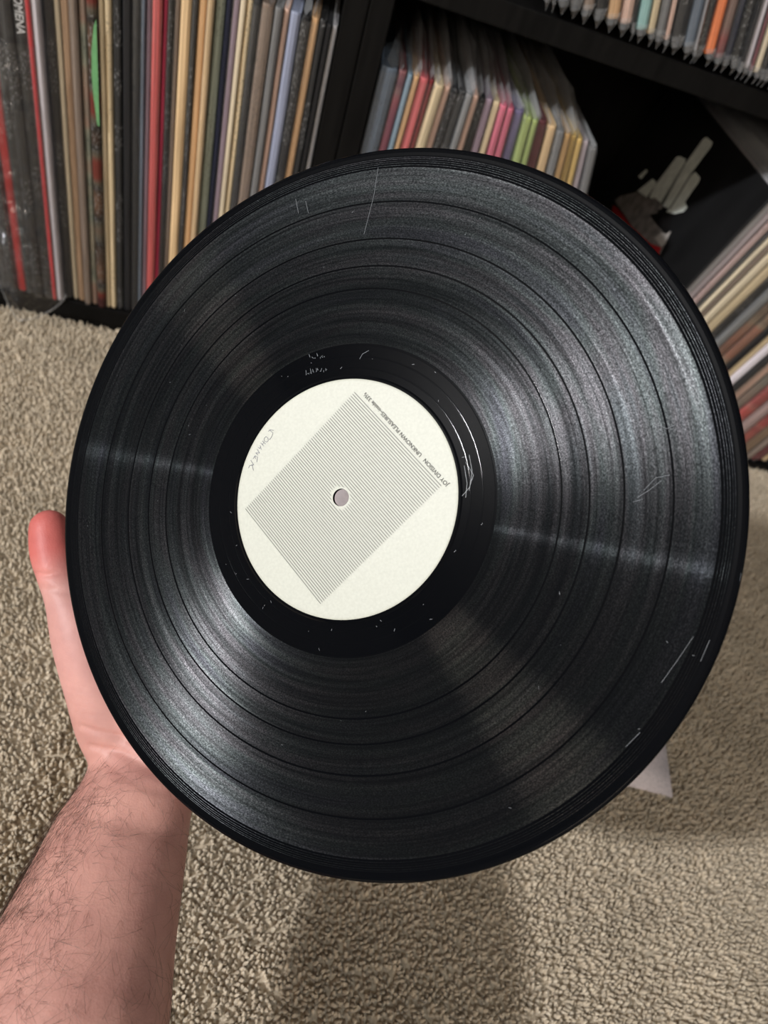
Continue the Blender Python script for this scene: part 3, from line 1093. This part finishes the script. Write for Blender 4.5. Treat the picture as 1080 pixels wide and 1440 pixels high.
# run-out etching, fine scratches and a finger smudge on the vinyl
rr = random.Random(3)
et = []
for bx, by, n_, dx in ((436, 503, 7, 3.4), (430, 522, 9, 3.6)):
    for q in range(n_):
        x, y = bx + q * dx, by + rr.uniform(-2, 2) - q * 0.25
        pts = [(x + rr.uniform(-1.5, 1.5), y + rr.uniform(-4, 4)) for _ in range(3)]
        et.append([dl(*p) for p in pts])
et += [[dl(506, 505), dl(510, 498), dl(519, 493)]]
strips('runout_etching', et, 0.16 * mm, 0.20 * mm, M_SMUDGE, record)
sc = [[(648, 700), (660, 686), (666, 668), (655, 650)], [(660, 640), (664, 662), (660, 690)], [(653, 655), (657, 680), (655, 700)], [(920, 596), (938, 603), (948, 598)], [(896, 700), (912, 690), (930, 676)], [(890, 706), (904, 702)],
      [(905, 690), (922, 672), (942, 668)], [(532, 236), (526, 275), (512, 330)], [(416, 280), (420, 300)], [(430, 283), (434, 300)],
      [(930, 960), (955, 925), (975, 895)], [(880, 1050), (900, 1030)], [(985, 930), (998, 900)]]
for _ in range(60):
    th_, rd = rr.uniform(0, 6.28), rr.choice((rr.uniform(.053, .064), rr.uniform(.07, .147)))
    x, y = rd * math.cos(th_), rd * math.sin(th_)
    sc.append(None)
    L_ = rr.uniform(.0003, .0012)
    ph = rr.uniform(0, 3.14)
    sc[-1] = ('m', [(x, y), (x + L_ * math.cos(ph), y + L_ * math.sin(ph))])
strips('surface_scratches', [q[1] if q[0] == 'm' else [dl(*p) for p in q] for q in sc], 0.13 * mm, 0.17 * mm, M_SCRATCH, record)


# ------------------------------------------------------------------ the hand and forearm
def skin_material():
    k = NT('skin')
    at_ = k.n('ShaderNodeAttribute', attribute_name='tone')
    n1 = k.n('ShaderNodeTexNoise', i_Scale=60.0, i_Detail=4.0)
    k.l(obj_co(k), n1.inputs['Vector'])
    mott = k.ramp(n1.outputs[0], [(0.3, (0.86, 0.80, 0.80)), (0.7, (1.08, 1.06, 1.05))])
    col = k.mix(1.0, at_.outputs['Color'], mott, 'MULTIPLY')
    n2 = k.n('ShaderNodeTexVoronoi', i_Scale=1100.0)
    k.l(obj_co(k), n2.inputs['Vector'])
    n3 = k.n('ShaderNodeTexNoise', i_Scale=420.0, i_Detail=5.0)
    k.l(obj_co(k), n3.inputs['Vector'])
    h = k.math('ADD', k.math('MULTIPLY', n2.outputs[0], 0.5), n3.outputs[0])
    k.set(Base_Color=col, Roughness=0.48, Specular_IOR_Level=0.38, Subsurface_Weight=0.12, Subsurface_Scale=0.004)
    k.b.inputs['Subsurface Radius'].default_value = (1.0, 0.35, 0.2)
    k.bump(h, 0.22, 0.0005)
    return k.m


M_SKIN = skin_material()
TUBES = []


def tube(stations, n=20, sub=6):
    """stations: (centre, half width, half thickness); elliptical sweep, width axis in the record's plane"""
    cs = [np.array(s_[0], float) for s_ in stations]
    ra = [s_[1] for s_ in stations]
    rb = [s_[2] for s_ in stations]

    def cat(v, i, t):
        p0, p1, p2, p3 = v[max(i - 1, 0)], v[i], v[i + 1], v[min(i + 2, len(v) - 1)]
        return 0.5 * (2 * p1 + (p2 - p0) * t + (2 * p0 - 5 * p1 + 4 * p2 - p3) * t * t + (3 * p1 - p0 - 3 * p2 + p3) * t ** 3)
    pts = []
    for i in range(len(cs) - 1):
        for q in range(sub):
            t = q / sub
            pts.append((cat(cs, i, t), cat(ra, i, t), cat(rb, i, t)))
    pts.append((cs[-1], ra[-1], rb[-1]))
    # rounded ends
    d0 = pts[0][0] - pts[1][0]
    d0 /= np.linalg.norm(d0)
    d1 = pts[-1][0] - pts[-2][0]
    d1 /= np.linalg.norm(d1)
    capa = [(pts[0][0] + d0 * pts[0][2] * math.sin(a_), pts[0][1] * math.cos(a_), pts[0][2] * math.cos(a_)) for a_ in (1.45, 1.1, 0.7, 0.35)]
    capb = [(pts[-1][0] + d1 * pts[-1][2] * math.sin(a_), pts[-1][1] * math.cos(a_), pts[-1][2] * math.cos(a_)) for a_ in (0.35, 0.7, 1.1, 1.45)]
    pts = capa + pts + capb
    vs, fs = [], []
    for i, (c, a_, b_) in enumerate(pts):
        tg = pts[min(i + 1, len(pts) - 1)][0] - pts[max(i - 1, 0)][0]
        tg /= np.linalg.norm(tg)
        wv = np.cross(tg, DN)
        wv /= np.linalg.norm(wv)
        tv = np.cross(wv, tg)
        for q in range(n):
            an = 2 * math.pi * q / n
            vs.append(c + wv * a_ * math.cos(an) + tv * b_ * math.sin(an))
    for i in range(len(pts) - 1):
        for q in range(n):
            a_, b_ = i * n + q, i * n + (q + 1) % n
            fs.append((a_, b_, b_ + n, a_ + n))
    fs.append(tuple(reversed(range(n))))
    fs.append(tuple(range((len(pts) - 1) * n, len(pts) * n)))
    TUBES.append((vs, fs))


def j(px, py, o, a_, b_=None):
    return (at(px, py, o * mm), a_ * mm, (b_ if b_ else a_) * mm)


def jd(px, py, d, a_, b_):
    return (at_depth(px, py, d), a_ * mm, b_ * mm)


el = at_depth(85, 1440, .274) + (at_depth(85, 1440, .274) - at_depth(165, 1195, .316)) * 1.7
tube([jd(232, 1010, .345, 27, 15), jd(214, 1050, .344, 28, 18), jd(200, 1095, .339, 29.5, 21), jd(181, 1145, .328, 32, 24), jd(161, 1200, .318, 35.5, 28), jd(122, 1320, .2945, 40, 34), jd(85, 1440, .275, 45, 39)] + [(at_depth(85, 1440, .275) + (el - at_depth(85, 1440, .275)) * q, .045 + .002 * q, .039 + .004 * q) for q in (.25, .5, .75, 1.0)], 32, 6)
# metacarpals
WR = [(178, 1062), (203, 1066), (228, 1076), (252, 1092)]
MC = [(292, 815, 25), (355, 850, 27), (405, 898, 27), (440, 950, 25)]
for (wx, wy), (mx0, my0, mo) in zip(WR, MC):
    tube([j(wx, wy, 30, 15, 14), j((wx + mx0) / 2, (wy + my0) / 2, 29, 13.5, 13), j(mx0, my0, mo, 11.5, 11.5)])
tube([j(290, 880, 28, 12), j(360, 925, 28, 12), j(395, 965, 28, 12)])
tube([j(240, 960, 28, 14), j(300, 1000, 28, 14), j(340, 1010, 28, 13)])
# fingers behind the record
FING = [[(292, 815, 25, 11), (366, 690, 23, 9.3), (407, 621, 15.5, 8.3), (436, 572, 10.4, 7.4)],
        [(355, 850, 27, 11), (455, 774, 22, 9.6), (527, 742, 13.5, 8.7), (580, 716, 10.4, 7.8)],
        [(405, 898, 27, 10.6), (503, 824, 23, 9.0), (566, 784, 14.5, 8.2), (614, 756, 10.2, 7.4)],
        [(440, 950, 25, 9.6), (532, 898, 21, 8.0), (584, 866, 13.5, 7.3), (626, 838, 9.4, 6.6)]]
for fg in FING:
    tube([j(a_, b_, c_, r_f) for a_, b_, c_, r_f in fg], 16, 5)
# thumb and the ball of the thumb
tube([j(172, 1062, 27, 16, 15), j(160, 1020, 24, 19, 17), j(143, 968, 19, 17.5, 17), j(120, 908, 13, 16.0, 14.5), j(108, 872, 11, 14.2, 13), j(96, 840, 9.5, 11.5, 11.3), j(84, 812, 8, 10.6, 10.4), j(74, 776, 7.2, 11.4, 10.6), j(69, 742, 6.8, 10.4, 9.4)], 24, 6)
tube([j(205, 1010, 27, 18, 15), j(200, 940, 24, 16, 14), j(235, 880, 25, 13, 12)], 20, 5)


def build_person():
    vs, fs = [], []
    for v, f_ in TUBES:
        b_ = len(vs)
        vs += v
        fs += [tuple(i + b_ for i in q) for q in f_]
    base = np.array(at_depth(160, 1250, .31))
    base[2] = min(v[2] for v in vs)
    o = mesh_obj('person', [v - base for v in vs], fs, M_SKIN, None, True)
    o.location = base
    md = o.modifiers.new('r', 'REMESH')
    md.mode = 'VOXEL'
    md.voxel_size = 0.0015
    sm = o.modifiers.new('s', 'SMOOTH')
    sm.factor = 0.5
    sm.iterations = 14
    dg = bpy.context.evaluated_depsgraph_get()
    me = bpy.data.meshes.new_from_object(o.evaluated_get(dg))
    o.modifiers.clear()
    o.data = me
    me.name = 'person'
    me.materials.clear()
    me.materials.append(M_SKIN)
    me.polygons.foreach_set('use_smooth', [True] * len(me.polygons))
    n_ = len(me.vertices)
    co = np.empty(n_ * 3)
    me.vertices.foreach_get('co', co)
    co = co.reshape(-1, 3)
    nr = np.empty(n_ * 3)
    me.vertices.foreach_get('normal', nr)
    nr = nr.reshape(-1, 3)
    W_ = co + base

    def crease(pts, depth, width, o_=0.0):
        P = [at(px, py, oo * mm) for px, py, oo in pts]
        best = np.full(n_, 9.0)
        for a_, b_ in zip(P[:-1], P[1:]):
            # distance measured across the view ray: creases run over the surface facing the palm side
            ab = b_ - a_
            ap = W_ - a_
            ab2 = ab - DN * (ab @ DN)
            ap2 = ap - np.outer(ap @ DN, DN)
            t_ = np.clip(ap2 @ ab2 / (ab2 @ ab2), 0, 1)
            d_ = np.linalg.norm(ap2 - t_[:, None] * ab2, axis=1)
            best = np.minimum(best, d_)
        facing = np.clip(nr @ DN, 0, 1) ** 0.5
        return -depth * np.exp(-(best / width) ** 2) * facing
    disp = np.zeros(n_)
    disp += crease([(50, 806, 0), (70, 809, 0), (98, 800, 0)], 0.0011, 0.0012)
    disp += crease([(58, 826, 0), (80, 830, 0), (102, 836, 0)], 0.0006, 0.0016)
    disp += crease([(118, 1020, 8), (150, 1034, 8), (190, 1054, 8), (250, 1096, 8)], 0.0011, 0.0013)
    disp += crease([(125, 1050, 8), (165, 1062, 8), (215, 1088, 8), (270, 1128, 8)], 0.0013, 0.0015)
    disp += crease([(150, 1075, 8), (200, 1098, 8), (245, 1128, 8)], 0.0006, 0.0013)
    for q in range(5):
        disp += crease([(95 + q * 6, 955 + q * 12, 5), (135 + q * 8, 968 + q * 12, 5)], 0.0003, 0.0010)
    co2 = co + nr * disp[:, None]
    me.vertices.foreach_set('co', co2.ravel())
    # skin tones: flushed thumb tip, pinkish palm, browner hairy forearm
    cam_c = (W_ - CAM) @ R
    px = PP[0] + FPX * cam_c[:, 0] / cam_c[:, 2]
    tipc, mid, wri = at(70, 745, 7 * mm), at(80, 815, 8 * mm), at(200, 1085, 28 * mm)
    axis_t = (mid - tipc) / np.linalg.norm(mid - tipc)
    u = np.clip(((W_ - tipc) @ axis_t) / np.linalg.norm(mid - tipc), 0, 1.4)
    fa = at_depth(85, 1440, .275) - wri
    fa /= np.linalg.norm(fa)
    s_ = np.clip(((W_ - wri) @ fa) / 0.05 + 0.6, 0, 1)
    palm, tip, arm = np.array(lin(206, 156, 149)), np.array(lin(202, 106, 100)), np.array(lin(208, 156, 143))
    near_t = np.clip(1 - (np.linalg.norm(W_ - tipc, axis=1) - 0.016) / 0.018, 0, 1)
    tone = palm + (arm - palm) * s_[:, None]
    tone = tone + (tip - tone) * (near_t)[:, None] * 0.95
    ca = me.color_attributes.new('tone', 'FLOAT_COLOR', 'POINT')
    ca.data.foreach_set('color', np.c_[tone, np.ones(n_)].astype(np.float32).ravel())
    me.update()
    tag(o, 'bare left forearm and hand, palm up, holding the vinyl record from behind', 'person')
    return o, co2, nr, base, wri, fa


person, PCO, PNR, PBASE, WRI, FAX = build_person()


def hairs():
    rng = np.random.default_rng(4)
    W_ = PCO + PBASE
    s_ = (W_ - WRI) @ FAX
    side = -(PNR @ R[:, 0])                      # + on the thumb side of the forearm
    face = PNR @ (-R[:, 2])
    p = np.where((s_ > 0.002) & (s_ < 0.20), 0.10 + 0.9 * np.clip(side * 0.9 + 0.25, 0, 1) ** 1.2, 0) * np.clip(s_ / 0.02, 0, 1)
    p = np.where(face < -0.75, p * 0.4, p)
    p = p / p.sum()
    idx = rng.choice(len(p), 7000, p=p)
    vs, fs = [], []
    for i in idx:
        c, nn = PCO[i], PNR[i] / (np.linalg.norm(PNR[i]) + 1e-9)
        d0 = -FAX * rng.uniform(-0.9, 0.6) + R[:, 0] * rng.uniform(-0.5, 0.9) + R[:, 1] * rng.uniform(-0.1, 0.7)
        d0 = d0 - nn * (d0 @ nn)
        d0 /= np.linalg.norm(d0) + 1e-9
        L_ = rng.uniform(0.006, 0.018)
        curl = np.cross(nn, d0) * rng.uniform(-0.9, 0.9)
        ns = 5
        b_ = len(vs)
        wv = np.cross(d0, nn)
        for q in range(ns + 1):
            t_ = q / ns
            pt = c + d0 * L_ * t_ + curl * L_ * t_ * t_ + nn * (0.0002 + L_ * (0.30 * t_ - 0.22 * t_ * t_))
            w_ = 0.00005 * (1 - 0.75 * t_)
            vs += [pt + wv * w_, pt - wv * w_ * 0.5 + nn * w_ * 0.87, pt - wv * w_ * 0.5 - nn * w_ * 0.87]
        for q in range(ns):
            for e_ in range(3):
                a_ = b_ + q * 3 + e_
                a2 = b_ + q * 3 + (e_ + 1) % 3
                fs.append((a_, a2, a2 + 3, a_ + 3))
    m = plain('arm_hair', lin(62, 44, 34), 0.5, 0.4, 100, 0.2, 0)
    o = mesh_obj('arm_hair', vs, fs, m, person)
    tag(o, 'fine dark forearm hair', kind='stuff')


hairs()
